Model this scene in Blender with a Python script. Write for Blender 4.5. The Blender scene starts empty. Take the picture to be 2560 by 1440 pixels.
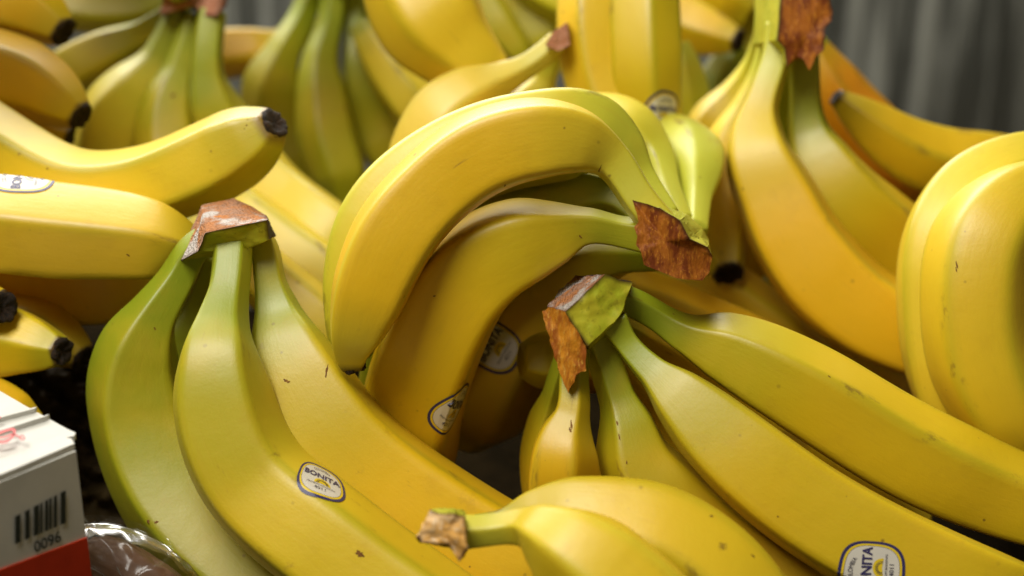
import bpy, bmesh, math, random
import numpy as np
from mathutils import Vector, Matrix, noise

# ------------------------------------------------------------------ camera, light, exposure
SC = bpy.context.scene
COL = SC.collection
LENS, PITCH = 60.0, 24.0
cam_d = bpy.data.cameras.new('camera'); cam = bpy.data.objects.new('camera', cam_d); COL.objects.link(cam)
cam.location = (0, 0, 0.62); cam.rotation_euler = (math.radians(90 - PITCH), 0, 0)
cam_d.lens = LENS; cam_d.sensor_width = 36; cam_d.clip_start = 0.02; cam_d.clip_end = 50
cam_d.dof.use_dof = True; cam_d.dof.focus_distance = 0.59; cam_d.dof.aperture_fstop = 5.6
SC.camera = cam
W = bpy.data.worlds.new('World'); SC.world = W; W.use_nodes = True
bg = W.node_tree.nodes['Background']; bg.inputs[0].default_value = (1.0, 0.80, 0.40, 1); bg.inputs[1].default_value = 0.12

def area(name, loc, target, sx, sy, power, col):
    L = bpy.data.lights.new(name, 'AREA'); L.shape = 'RECTANGLE'; L.size = sx; L.size_y = sy
    L.energy = power; L.color = col
    o = bpy.data.objects.new(name, L); COL.objects.link(o); o.location = loc
    o.rotation_euler = (Vector(target) - Vector(loc)).to_track_quat('-Z', 'Y').to_euler()
    return o
area('rear_lamp', (-0.38, 1.45, 1.10), (0.0, 0.62, 0.30), 1.2, 0.7, 31, (1.0, 0.98, 0.92))
area('overhead_lamp', (-0.38, 0.14, 1.45), (0.0, 0.58, 0.30), 0.6, 0.6, 19, (1.0, 0.97, 0.88))
area('wall_fill', (0.45, 1.05, 1.0), (0.55, 1.45, 0.15), 0.3, 0.2, 0.1, (0.92, 0.97, 1.0))  # added fill light that brightens the wall, no fixture there
SC.view_settings.view_transform = 'Standard'; SC.view_settings.look = 'None'
SC.view_settings.exposure = -0.08; SC.view_settings.gamma = 1.0
SC.cycles.max_bounces = 8; SC.cycles.use_denoising = True

# ------------------------------------------------------------------ helpers
KD = 1.1 / 100.0                       # depth figures below are in units of 1.1 cm
FPX = 2560 * LENS / 36.0
bpy.context.view_layer.update()
CM = cam.matrix_world.copy()
R3 = np.array(CM.to_3x3()); T3 = np.array(CM.translation)
def P(x, y, d):
    dd = d * KD
    return R3 @ np.array([(x - 1280) * dd / FPX, (720 - y) * dd / FPX, -dd]) + T3
def proj(p):
    c = R3.T @ (np.asarray(p) - T3)
    return np.array([1280 + c[0] / -c[2] * FPX, 720 - c[1] / -c[2] * FPX, -c[2]])
def ray_plane(x, y, p0, n):
    d = R3 @ np.array([(x - 1280) / FPX, (720 - y) / FPX, -1.0])
    t = np.dot(np.asarray(p0) - T3, n) / np.dot(d, n)
    return T3 + d * t
RNG = random.Random(7)

def link(o, parent=None):
    COL.objects.link(o)
    if parent is not None: o.parent = parent
    return o
def tag(o, label=None, cat=None, group=None, kind=None):
    if label: o['label'] = label
    if cat: o['category'] = cat
    if group: o['group'] = group
    if kind: o['kind'] = kind
    return o
ORG = {}
def empty(name, loc, label, cat, group=None):
    o = bpy.data.objects.new(name, None); o.empty_display_size = 0.02; o.location = loc
    link(o); tag(o, label, cat, group); ORG[o.name] = np.array(loc, float)
    return o
def root_of(o):
    while o.parent is not None: o = o.parent
    return o
def mesh_obj(name, verts, faces, mats, parent=None, midx=None, smooth=True, attrs=None):
    """world-space verts; stored relative to the thing's empty"""
    off = np.zeros(3)
    if parent is not None:
        off = ORG.get(root_of(parent).name, np.zeros(3))
    v = np.asarray(verts, float) - off
    me = bpy.data.meshes.new(name)
    me.from_pydata([tuple(q) for q in v], [], [tuple(int(i) for i in f) for f in faces])
    for m in (mats if isinstance(mats, (list, tuple)) else [mats]): me.materials.append(m)
    if midx is not None: me.polygons.foreach_set('material_index', np.asarray(midx, np.int32))
    if smooth: me.polygons.foreach_set('use_smooth', np.ones(len(me.polygons), bool))
    if attrs:
        for k, (typ, dat) in attrs.items():
            a = me.attributes.new(k, typ, 'POINT')
            a.data.foreach_set({'FLOAT_COLOR': 'color', 'FLOAT_VECTOR': 'vector'}.get(typ, 'value'), np.asarray(dat, np.float32).ravel())
    me.update()
    o = bpy.data.objects.new(name, me); link(o, parent)
    return o

# ------------------------------------------------------------------ materials
class NT:
    def __init__(s, name):
        s.m = bpy.data.materials.new(name); s.m.use_nodes = True
        s.t = s.m.node_tree; s.b = s.t.nodes['Principled BSDF']
    def n(s, typ, **kw):
        x = s.t.nodes.new(typ)
        for k, v in kw.items():
            if k in x.inputs.keys(): x.inputs[k].default_value = v
            else: setattr(x, k, v)
        return x
    def l(s, a, b): s.t.links.new(a, b)
    def math(s, op, a, b=None):
        x = s.t.nodes.new('ShaderNodeMath'); x.operation = op
        for i, q in enumerate((a, b)):
            if q is None: continue
            if isinstance(q, (int, float)): x.inputs[i].default_value = q
            else: s.l(q, x.inputs[i])
        return x.outputs[0]
    def mix(s, fac, a, b, typ='MIX'):
        x = s.t.nodes.new('ShaderNodeMix'); x.data_type = 'RGBA'; x.blend_type = typ
        for sock, q in ((x.inputs[0], fac), (x.inputs[6], a), (x.inputs[7], b)):
            if isinstance(q, (int, float)): sock.default_value = q
            elif isinstance(q, tuple): sock.default_value = q + (1,) if len(q) == 3 else q
            else: s.l(q, sock)
        return x.outputs[2]
    def ramp(s, src, a, b):
        x = s.t.nodes.new('ShaderNodeMapRange'); x.inputs[1].default_value = a; x.inputs[2].default_value = b
        x.interpolation_type = 'SMOOTHSTEP'; s.l(src, x.inputs[0]); return x.outputs[0]
    def coords(s, rnd=True):
        tc = s.n('ShaderNodeTexCoord')
        if not rnd: return tc.outputs['Object']
        oi = s.n('ShaderNodeObjectInfo'); v = s.n('ShaderNodeVectorMath', operation='ADD')
        k = s.math('MULTIPLY', oi.outputs['Random'], 7.3)
        s.l(tc.outputs['Object'], v.inputs[0]); s.l(k, v.inputs[1]); return v.outputs[0]
    def noise(s, vec, scale, detail=3, rough=0.5):
        x = s.n('ShaderNodeTexNoise', Scale=scale, Detail=detail, Roughness=rough); s.l(vec, x.inputs['Vector']); return x.outputs['Fac']
    def bump(s, h, strength, dist):
        x = s.n('ShaderNodeBump', Strength=strength, Distance=dist); s.l(h, x.inputs['Height']); s.l(x.outputs[0], s.b.inputs['Normal'])

def skin_material():
    s = NT('banana_skin'); vec = s.coords()
    ca = s.n('ShaderNodeAttribute', attribute_name='col')
    ra = s.n('ShaderNodeAttribute', attribute_name='ridge')
    sa = s.n('ShaderNodeAttribute', attribute_name='speck')
    col = ca.outputs['Color']
    # soft mottling of ripeness
    m1 = s.ramp(s.noise(vec, 28, 3), 0.45, 0.75)
    col = s.mix(s.math('MULTIPLY', m1, 0.28), col, (0.70, 0.42, 0.01))
    m2 = s.ramp(s.noise(vec, 60, 4, 0.6), 0.56, 0.76)
    col = s.mix(s.math('MULTIPLY', m2, 0.16), col, (0.42, 0.22, 0.012))
    # tiny freckles
    vo = s.n('ShaderNodeTexVoronoi', Scale=260.0); s.l(vec, vo.inputs['Vector'])
    sep = s.n('ShaderNodeSeparateColor'); s.l(vo.outputs['Color'], sep.inputs[0])
    pick = s.ramp(sep.outputs[0], 0.84, 0.96)
    dot = s.math('SUBTRACT', 1.0, s.ramp(s.math('DIVIDE', s.math('ADD', vo.outputs['Distance'], s.math('MULTIPLY', s.noise(vec, 1500, 2), 0.10)), s.math('ADD', s.math('MULTIPLY', sep.outputs[2], 0.9), 0.30)), 0.14, 0.30))
    patch = s.ramp(s.noise(vec, 22, 2), 0.42, 0.62)
    f = s.math('MULTIPLY', s.math('MULTIPLY', dot, pick), s.math('MULTIPLY', patch, sa.outputs['Fac']))
    col = s.mix(s.math('MULTIPLY', f, 0.75), col, (0.14, 0.065, 0.010))
    vo2 = s.n('ShaderNodeTexVoronoi', Scale=75.0); s.l(vec, vo2.inputs['Vector'])
    sep2 = s.n('ShaderNodeSeparateColor'); s.l(vo2.outputs['Color'], sep2.inputs[0])
    pick2 = s.ramp(sep2.outputs[1], 0.986, 0.990)
    wob = s.math('ADD', vo2.outputs['Distance'], s.math('MULTIPLY', s.noise(vec, 900, 2), 0.30))
    dot2 = s.math('SUBTRACT', 1.0, s.ramp(wob, 0.20, 0.27))
    f2 = s.math('MULTIPLY', s.math('MULTIPLY', dot2, pick2), sa.outputs['Fac'])
    col = s.mix(s.math('MULTIPLY', f2, 0.7), col, (0.16, 0.075, 0.012))
    # coordinates that run along the fruit
    ga = s.n('ShaderNodeAttribute', attribute_name='grain'); oi = s.n('ShaderNodeObjectInfo')
    gv = s.n('ShaderNodeVectorMath', operation='ADD'); s.l(ga.outputs['Vector'], gv.inputs[0]); s.l(s.math('MULTIPLY', oi.outputs['Random'], 5.1), gv.inputs[1])
    def stretched(k, scale, detail, rough):
        m = s.n('ShaderNodeVectorMath', operation='MULTIPLY'); s.l(gv.outputs[0], m.inputs[0]); m.inputs[1].default_value = (k, 1, 1)
        return s.noise(m.outputs[0], scale, detail, rough)
    fib = stretched(0.10, 900, 3, 0.6)
    col = s.mix(s.math('MULTIPLY', s.ramp(fib, 0.52, 0.72), 0.10), col, (0.50, 0.30, 0.02))
    # long rub lines and short scratches
    rub = s.math('MULTIPLY', s.ramp(stretched(0.13, 260, 4, 0.65), 0.66, 0.74), s.ramp(s.noise(vec, 34, 2), 0.50, 0.64))
    col = s.mix(s.math('MULTIPLY', s.math('MULTIPLY', rub, sa.outputs['Fac']), 0.55), col, (0.22, 0.10, 0.012))
    # bruise patches
    br = s.math('MULTIPLY', s.ramp(s.noise(vec, 48, 5, 0.72), 0.63, 0.72), s.ramp(s.noise(vec, 13, 2), 0.48, 0.62))
    col = s.mix(s.math('MULTIPLY', s.math('MULTIPLY', br, sa.outputs['Fac']), 0.45), col, (0.30, 0.15, 0.02))
    # scuffs that follow the ridges
    sc = s.ramp(stretched(0.35, 150, 5, 0.7), 0.57, 0.68)
    f3 = s.math('MULTIPLY', s.math('MULTIPLY', sc, ra.outputs['Fac']), 0.70)
    col = s.mix(f3, col, (0.16, 0.075, 0.012))
    s.l(col, s.b.inputs['Base Color'])
    rr = s.n('ShaderNodeMapRange'); s.l(s.noise(vec, 70, 3), rr.inputs[0]); rr.inputs[3].default_value = 0.40; rr.inputs[4].default_value = 0.52
    s.l(rr.outputs[0], s.b.inputs['Roughness'])
    s.b.inputs['Specular IOR Level'].default_value = 0.6
    s.b.inputs['Coat Weight'].default_value = 0.25; s.b.inputs['Coat Roughness'].default_value = 0.45
    s.b.inputs['Subsurface Weight'].default_value = 0.08
    s.b.inputs['Subsurface Radius'].default_value = (1.0, 0.6, 0.1); s.b.inputs['Subsurface Scale'].default_value = 0.004
    h = s.math('ADD', s.math('ADD', s.noise(vec, 90, 3), s.math('MULTIPLY', s.noise(vec, 1100, 2), 0.2)), s.math('MULTIPLY', fib, 0.3))
    s.bump(h, 0.16, 0.0014)
    return s.m
def rough_material(name, c1, c2, c3, scale, bump=0.6, rough=0.8, edge=True, spec=0.3, bdist=0.0012, fibre=False):
    s = NT(name); vec = s.coords()
    if fibre:
        mp = s.n('ShaderNodeVectorMath', operation='MULTIPLY'); s.l(vec, mp.inputs[0]); mp.inputs[1].default_value = (1, 1, 0.28); vec = mp.outputs[0]
    n1 = s.noise(vec, scale, 5, 0.65); n2 = s.noise(vec, scale * 4.1, 4, 0.7)
    col = s.mix(s.ramp(n1, 0.38, 0.62), c1, c2)
    col = s.mix(s.ramp(n2, 0.52, 0.68), col, c3)
    if edge:
        ea = s.n('ShaderNodeAttribute', attribute_name='edge')
        col = s.mix(s.math('MULTIPLY', ea.outputs['Fac'], 0.92), col, (0.045, 0.015, 0.005))
    s.l(col, s.b.inputs['Base Color']); s.b.inputs['Roughness'].default_value = rough
    s.b.inputs['Specular IOR Level'].default_value = spec
    s.bump(s.math('ADD', n1, n2), bump, bdist)
    return s.m
def flat_material(name, c, rough=0.5, spec=0.4, var=0.0):
    s = NT(name)
    if var:
        n1 = s.noise(s.coords(), 60, 4, 0.6)
        s.l(s.mix(s.ramp(n1, 0.3, 0.7), c, tuple(q * (1 - var) for q in c)), s.b.inputs['Base Color'])
    else: s.b.inputs['Base Color'].default_value = c + (1,)
    s.b.inputs['Roughness'].default_value = rough; s.b.inputs['Specular IOR Level'].default_value = spec
    return s.m
SKIN = skin_material()
M_TIP = rough_material('dried_tip', (0.012, 0.008, 0.005), (0.03, 0.016, 0.008), (0.10, 0.045, 0.015), 420, 0.9, 0.7, False)
def cut_material():
    s = NT('dried_cut_face'); vec = s.coords()
    n1 = s.noise(vec, 130, 5, 0.7); n2 = s.noise(vec, 620, 4, 0.75)
    vo = s.n('ShaderNodeTexVoronoi', Scale=950.0); s.l(vec, vo.inputs['Vector'])
    col = s.mix(s.ramp(n1, 0.40, 0.60), (0.50, 0.20, 0.07), (0.40, 0.22, 0.14))
    col = s.mix(s.ramp(s.noise(vec, 75, 3), 0.50, 0.62), col, (0.60, 0.54, 0.50))
    col = s.mix(s.ramp(s.noise(vec, 95, 4, 0.7), 0.60, 0.68), col, (0.62, 0.20, 0.02))
    col = s.mix(s.math('MULTIPLY', s.math('SUBTRACT', 1.0, s.ramp(vo.outputs['Distance'], 0.10, 0.35)), 0.75), col, (0.13, 0.06, 0.03))
    ea = s.n('ShaderNodeAttribute', attribute_name='edge')
    col = s.mix(s.math('MULTIPLY', ea.outputs['Fac'], 0.6), col, (0.12, 0.04, 0.02))
    s.l(col, s.b.inputs['Base Color']); s.b.inputs['Roughness'].default_value = 0.85; s.b.inputs['Specular IOR Level'].default_value = 0.25
    s.bump(s.math('ADD', s.math('ADD', n1, n2), vo.outputs['Distance']), 0.9, 0.0016)
    return s.m
M_CUT = cut_material()
M_CUTG = rough_material('crown_green', (0.34, 0.36, 0.014), (0.42, 0.38, 0.02), (0.27, 0.25, 0.012), 90, 0.2, 0.5)
M_CUTL = rough_material('crown_lime', (0.40, 0.40, 0.03), (0.46, 0.42, 0.03), (0.34, 0.32, 0.02), 90, 0.3, 0.5)
M_BROWN = rough_material('torn_brown_peel', (0.38, 0.115, 0.010), (0.17, 0.034, 0.006), (0.52, 0.20, 0.02), 240, 0.45, 0.5, fibre=True)
M_ORANGE = rough_material('torn_orange_peel', (0.60, 0.24, 0.015), (0.30, 0.08, 0.008), (0.62, 0.32, 0.05), 230, 0.5, 0.55, fibre=True)
M_FLESH = rough_material('torn_pale_flesh', (0.84, 0.56, 0.28), (0.80, 0.42, 0.10), (0.86, 0.70, 0.50), 170, 0.35, 0.6)
M_DARK = rough_material('dark_dried_edge', (0.03, 0.022, 0.008), (0.05, 0.03, 0.01), (0.02, 0.012, 0.004), 200, 0.8, 0.8)
M_PINK = rough_material('pink_dried_cut', (0.45, 0.20, 0.12), (0.38, 0.15, 0.08), (0.52, 0.30, 0.22), 200, 0.7, 0.8)
KIND = dict(cut=M_CUT, green=M_CUTG, lime=M_CUTL, brown=M_BROWN, orange=M_ORANGE, flesh=M_FLESH, dark=M_DARK, pink=M_PINK)
S_BLUE = flat_material('sticker_blue', (0.035, 0.03, 0.11), 0.35)
S_YEL = flat_material('sticker_yellow', (0.72, 0.52, 0.02), 0.35)
S_WHITE = flat_material('sticker_white', (0.66, 0.62, 0.54), 0.35, var=0.08)
S_INK = flat_material('sticker_ink', (0.03, 0.025, 0.06), 0.4)

# ------------------------------------------------------------------ the setting: wall and display board
def build_setting():
    s = NT('weathered_wall'); tc = s.coords(False)
    mp = s.n('ShaderNodeMapping'); mp.inputs['Scale'].default_value = (55, 55, 2.2); mp.inputs['Rotation'].default_value = (0, math.radians(-9), 0)
    s.l(tc, mp.inputs['Vector'])
    n1 = s.noise(mp.outputs[0], 1.0, 5, 0.7)
    n3 = s.noise(tc, 2.3, 2)
    col = s.mix(s.ramp(n1, 0.40, 0.64), (0.045, 0.047, 0.040), (0.36, 0.37, 0.34))
    col = s.mix(s.math('MULTIPLY', s.ramp(n3, 0.5, 0.7), 0.5), col, (0.05, 0.045, 0.03))
    sx = s.n('ShaderNodeSeparateXYZ'); s.l(tc, sx.inputs[0])
    col = s.mix(s.ramp(s.math('ADD', sx.outputs[0], s.math('MULTIPLY', n1, 0.10)), 0.46, 0.58), col, (0.022, 0.02, 0.012))
    s.l(col, s.b.inputs['Base Color']); s.b.inputs['Roughness'].default_value = 0.85
    s.bump(n1, 0.6, 0.01)
    y = 1.45
    v = [(-2.2, y, -1.0), (2.2, y, -1.0), (2.2, y, 0.55), (-2.2, y, 0.55)]
    v += [(a, b + 0.03, c) for a, b, c in v]
    f = [(0, 1, 2, 3), (7, 6, 5, 4), (0, 4, 5, 1), (1, 5, 6, 2), (2, 6, 7, 3), (3, 7, 4, 0)]
    tag(mesh_obj('wall', v, f, s.m, smooth=False), kind='structure')
build_setting()

# ------------------------------------------------------------------ bananas
def spline(pts, n):
    pts = np.asarray(pts, float); m = len(pts)
    w = np.linalg.norm(np.diff(pts[:, :3], axis=0), axis=1); w = np.maximum(w, 1e-6)
    t = np.concatenate([[0], np.cumsum(w)])
    # natural cubic for the axis
    h = np.diff(t); A = np.zeros((m, m)); B = np.zeros((m, 3))
    A[0, 0] = A[-1, -1] = 1
    for i in range(1, m - 1):
        A[i, i - 1] = h[i - 1]; A[i, i] = 2 * (h[i - 1] + h[i]); A[i, i + 1] = h[i]
        B[i] = 6 * ((pts[i + 1, :3] - pts[i, :3]) / h[i] - (pts[i, :3] - pts[i - 1, :3]) / h[i - 1])
    M2 = np.linalg.solve(A, B)
    u = np.linspace(0, t[-1], n); k = np.clip(np.searchsorted(t, u, side='right') - 1, 0, m - 2)
    a = (t[k + 1] - u)[:, None]; b = (u - t[k])[:, None]; hk = h[k][:, None]
    X = M2[k] * a**3 / (6 * hk) + M2[k + 1] * b**3 / (6 * hk) + (pts[k, :3] / hk - M2[k] * hk / 6) * a + (pts[k + 1, :3] / hk - M2[k + 1] * hk / 6) * b
    # monotone cubic for the radius
    r = pts[:, 3]; dl = np.diff(r) / h; g = np.zeros(m)
    g[0] = dl[0]; g[-1] = dl[-1]
    for i in range(1, m - 1):
        if dl[i - 1] * dl[i] > 0:
            w1 = 2 * h[i] + h[i - 1]; w2 = h[i] + 2 * h[i - 1]
            g[i] = (w1 + w2) / (w1 / dl[i - 1] + w2 / dl[i])
    s = (u - t[k]) / h[k]
    rr = (2*s**3 - 3*s**2 + 1) * r[k] + (s**3 - 2*s**2 + s) * h[k] * g[k] + (-2*s**3 + 3*s**2) * r[k + 1] + (s**3 - s**2) * h[k] * g[k + 1]
    return X, rr, u / t[-1], t[-1]

def sst(a, b, x):
    q = np.clip((x - a) / (b - a), 0, 1); return q * q * (3 - 2 * q)
YEL = np.array([0.71, 0.47, 0.004]); ORA = np.array([0.70, 0.415, 0.003]); PAL = np.array([0.72, 0.52, 0.02])
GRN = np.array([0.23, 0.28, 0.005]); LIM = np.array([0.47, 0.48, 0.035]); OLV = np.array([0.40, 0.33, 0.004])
NB = 64
BAN = {}
def banana(bunch, key, pts, ridge=0.0, p=9.0, yel=YEL, grn=GRN, g0=0.30, g1=0.75, gs=0.85, tipg=0.35, rg=0.35, tip=False, speck=1.0, n=130, allg=0.0, flat=0.15):
    """pts: (px, py, depth, radius px) from the stem to the blossom end; ridge: angle of one ridge, 0 = towards the viewer"""
    W4 = []
    for (x, y, d, r) in pts:
        q = P(x, y, d); W4.append([q[0], q[1], q[2], r * d * KD / FPX])
    X, r, s, L = spline(W4, n)
    rnd = random.Random(sum(ord(c) * (i + 3) for i, c in enumerate(key)))
    T = np.gradient(X, axis=0); T /= np.linalg.norm(T, axis=1)[:, None]
    # rotation-minimising frame from the middle
    mid = n // 2
    N = np.zeros_like(X); v = T3 - X[mid]; v = v - T[mid] * np.dot(v, T[mid]); N[mid] = v / np.linalg.norm(v)
    for i in range(mid + 1, n):
        v = N[i - 1] - T[i] * np.dot(N[i - 1], T[i]); N[i] = v / np.linalg.norm(v)
    for i in range(mid - 1, -1, -1):
        v = N[i + 1] - T[i] * np.dot(N[i + 1], T[i]); N[i] = v / np.linalg.norm(v)
    Bn = np.cross(N, T)
    th = np.linspace(0, 2 * math.pi, NB, endpoint=False)
    jit = [0.0] + [rnd.uniform(-9, 9) for _ in range(4)]
    rid = np.radians(ridge if isinstance(ridge, (list, tuple)) else [ridge + 72 * k + jit[k] for k in range(5)]); rid = np.sort(np.mod(rid, 2 * math.pi))
    fac = (rid + np.roll(rid, -1) + np.array([0, 0, 0, 0, 2 * math.pi])) / 2
    rmax = r.max()
    pe = p * 2.1 + 6 * (1 - sst(0.45, 0.8, r / rmax))          # crisper facets on stem and tip
    cosm = np.maximum(0, np.cos(th[None, :] - fac[:, None]))      # 5 x NB
    prof = np.stack([np.sum(cosm ** q, axis=0) ** (-1.0 / q) for q in pe])
    prof /= prof.mean(axis=1, keepdims=True)
    if flat: prof = prof * (1 - flat) + flat
    ph = [rnd.uniform(0, 6) for _ in range(6)]
    wob = 1 + 0.012 * np.sin(s * 17 + ph[0])[:, None] * np.cos(th + ph[1])[None, :] + 0.014 * np.sin(s * 9 + ph[2])[:, None] * np.cos(2 * th + ph[3])[None, :]
    rad = r[:, None] * prof * wob
    V = X[:, None, :] + rad[..., None] * (np.cos(th)[None, :, None] * N[:, None, :] + np.sin(th)[None, :, None] * Bn[:, None, :])
    # colour that belongs to the skin itself: green neck and tip, greenish ridges
    dr = np.min(np.abs(np.angle(np.exp(1j * (th[None, :] - rid[:, None])))), axis=0)
    rline = np.exp(-(dr / 0.13) ** 2)
    gn = gs * (1 - sst(g0 * 0.45, g0, s + 0.02 * np.sin(3 * ph[4])))[:, None] * np.ones(NB)[None, :]
    gn = gn + (1 - gn) * (0.5 * gs * (1 - sst(g0, g0 + 0.22, s)))[:, None]
    lon = 0.5 + 0.5 * np.cos(2 * th + ph[5])[None, :] * np.cos(s * 5 + ph[4])[:, None]
    gt = tipg * sst(0.80, 0.97, s)[:, None]
    gr = rg * rline[None, :] * (0.35 + 0.65 * sst(0.0, 0.3, 1 - s)[:, None])
    g = np.clip(np.maximum(np.maximum(gn, gt), gr) + allg * lon, 0, 1)
    jc = np.array([1 + rnd.uniform(-.05, .05), 1 + rnd.uniform(-.05, .05), 1.0])
    C = (yel * jc)[None, None, :] * (1 - g[..., None]) + grn[None, None, :] * g[..., None]
    if tip:
        e = sst(0.975, 0.998, s)[:, None, None]
        C = C * (1 - e) + np.array([0.06, 0.03, 0.008]) * e
    C4 = np.concatenate([C, np.ones(C.shape[:2] + (1,))], axis=2)
    sp = np.full((n, NB), speck)
    rl = np.repeat(rline[None, :], n, 0) * speck
    verts = V.reshape(-1, 3)
    i = np.arange(n - 1)[:, None] * NB; j = np.arange(NB)[None, :]; j2 = (j + 1) % NB
    F = np.stack([i + j, i + j2, i + NB + j2, i + NB + j], -1).reshape(-1, 4)
    verts = np.vstack([verts, X[0], X[-1] - T[-1] * r[-1] * 0.15])
    a = n * NB
    caps = [(a, (q + 1) % NB, q) for q in range(NB)] + [(a + 1, (n - 1) * NB + q, (n - 1) * NB + (q + 1) % NB) for q in range(NB)]
    faces = [tuple(f) for f in F] + caps
    c4 = np.vstack([C4.reshape(-1, 4), C4[0, 0], C4[-1, 0]])
    o = mesh_obj('banana', verts, faces, SKIN, bunch, attrs=dict(
        col=('FLOAT_COLOR', c4), grain=('FLOAT_VECTOR', np.vstack([np.stack([np.repeat((s * L)[:, None], NB, 1), 0.012 * np.cos(th)[None, :] * np.ones((n, 1)), 0.012 * np.sin(th)[None, :] * np.ones((n, 1))], -1).reshape(-1, 3), [[0, 0, 0], [0, 0, 0]]])), ridge=('FLOAT', np.concatenate([rl.ravel(), [0, 0]])), speck=('FLOAT', np.concatenate([sp.ravel(), [0, 0]]))))
    BAN[key] = dict(o=o, V=V, L=L, r=r, n=n, s=s, T=T)
    if tip: make_tip(o, X[-1], T[-1], N[-1], Bn[-1], r[-1], rnd)
    return o

def make_tip(parent, c, t, nn, bb, r, rnd):
    """black dried blossom end: a short ragged stub with a sunken face"""
    k = 28; prof = [(-0.30, 0.99), (-0.10, 1.03), (0.06, 1.02), (0.15, 0.94), (0.18, 0.80), (0.08, 0.55), (-0.02, 0.28)]
    V = []; seed = rnd.uniform(0, 50)
    for (a, q) in prof:
        for j in range(k):
            th = 2 * math.pi * j / k
            w = noise.noise(Vector((math.cos(th) * 1.6 + seed, math.sin(th) * 1.6, a * 2)))
            w2 = noise.noise(Vector((math.cos(th) * 4 + seed, math.sin(th) * 4, a * 5)))
            rr = r * q * (1 + 0.10 * w + 0.10 * w2); aa = r * (a + (0.22 * w + 0.16 * w2) * (1 if a > 0 else 0.9))
            V.append(c + t * aa + rr * (math.cos(th) * nn + math.sin(th) * bb))
    V.append(c - t * r * 0.02)
    F = []
    for i in range(len(prof) - 1):
        for j in range(k):
            j2 = (j + 1) % k; F.append((i*k + j, i*k + j2, (i+1)*k + j2, (i+1)*k + j))
    b = (len(prof) - 1) * k
    F += [(len(V) - 1, b + j, b + (j + 1) % k) for j in range(k)]
    return mesh_obj('tip', V, F, M_TIP, parent)

# ------------------------------------------------------------------ crowns: cut blocks where the stems meet
def refine(poly, flags, N=7):
    """centroid fan + barycentric subdivision of one planar-ish polygon -> points, triangles, distance to border"""
    c = np.mean(poly, axis=0); pts = []; tri = []; edge = []
    m = len(poly)
    for k in range(m):
        a, b = poly[k], poly[(k + 1) % m]; idx = {}
        for i in range(N + 1):
            for j in range(N + 1 - i):
                q = a * (1 - (i + j) / N) + b * (i / N) + c * (j / N)
                idx[i, j] = len(pts); pts.append(q)
                h = np.linalg.norm(np.cross(b - a, c - a)) / max(np.linalg.norm(b - a), 1e-9)
                edge.append(h * j / N if flags[k] else 1.0)
        for i in range(N):
            for j in range(N - i):
                tri.append((idx[i, j], idx[i + 1, j], idx[i, j + 1]))
                if i + j < N - 1: tri.append((idx[i + 1, j], idx[i + 1, j + 1], idx[i, j + 1]))
    return pts, tri, edge
def slab(bunch, front, back, kf, ks, kb='green', amp=0.0009, name='crown', parent=None, edgew=0.0009, freq=160):
    """front/back: matching lists of (px, py, depth); ks: kind for each side"""
    Fw = [P(*q) for q in front]; Bw = [P(*q) for q in back]; m = len(Fw)
    polys = [(Fw, kf, [q != kf for q in ks]), (Bw[::-1], kb, [False] * m)]
    for k in range(m):
        k2 = (k + 1) % m; polys.append(([Fw[k2], Fw[k], Bw[k], Bw[k2]], ks[k], [ks[k] != kf, ks[k - 1] != ks[k], False, ks[k2] != ks[k]]))
    cen = np.mean(np.array(Fw + Bw), axis=0)
    seed = RNG.uniform(0, 30)
    groups = {}
    for poly, kind, fl in polys: groups.setdefault(kind, []).append((np.array(poly), fl))
    main = kf if kf not in ('cut',) else kf
    root = None
    order = [kf] + [q for q in groups if q != kf]
    for kind in order:
        V, F, E, PI = [], [], [], []
        for poly, fl in groups[kind]:
            pts, tri, ed = refine(poly, fl); o = len(V); V += pts; E += ed; PI += [o] * len(pts)
            F += [tuple(q + o for q in t) for t in tri]
        V = np.array(V)
        out = []
        for q in V:
            d = q - cen; ln = np.linalg.norm(d); d = d / max(ln, 1e-9)
            pq = Vector(q * freq) + Vector((seed, 0, 0))
            k = noise.noise(pq) + 0.6 * noise.noise(pq * 2.7)
            out.append(q + d * amp * k)
        E = np.exp(-(np.array(E) / edgew) ** 2)
        # weld
        key = {}; remap = []; V2 = []; E2 = []
        for q, e, pi in zip(out, E, PI):
            kk = tuple(np.round(q, 6)) + (pi,)
            if kk not in key: key[kk] = len(V2); V2.append(q); E2.append(e)
            else: E2[key[kk]] = max(E2[key[kk]], e)
            remap.append(key[kk])
        F = [tuple(remap[q] for q in f) for f in F]; F = [f for f in F if len(set(f)) == 3]
        F = [f if np.dot(np.cross(V2[f[1]] - V2[f[0]], V2[f[2]] - V2[f[0]]), (V2[f[0]] + V2[f[1]] + V2[f[2]]) / 3 - cen) > 0 else f[::-1] for f in F]
        nm = name if root is None else {'cut': 'cut_face', 'brown': 'torn_peel', 'orange': 'torn_peel', 'dark': 'dried_edge', 'flesh': 'torn_flesh', 'pink': 'cut_face'}.get(kind, 'crown_side')
        o = mesh_obj(nm, V2, F, KIND[kind], root if root is not None else (parent or bunch), attrs=dict(edge=('FLOAT', E2)))
        if root is None: root = o
    return root

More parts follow.
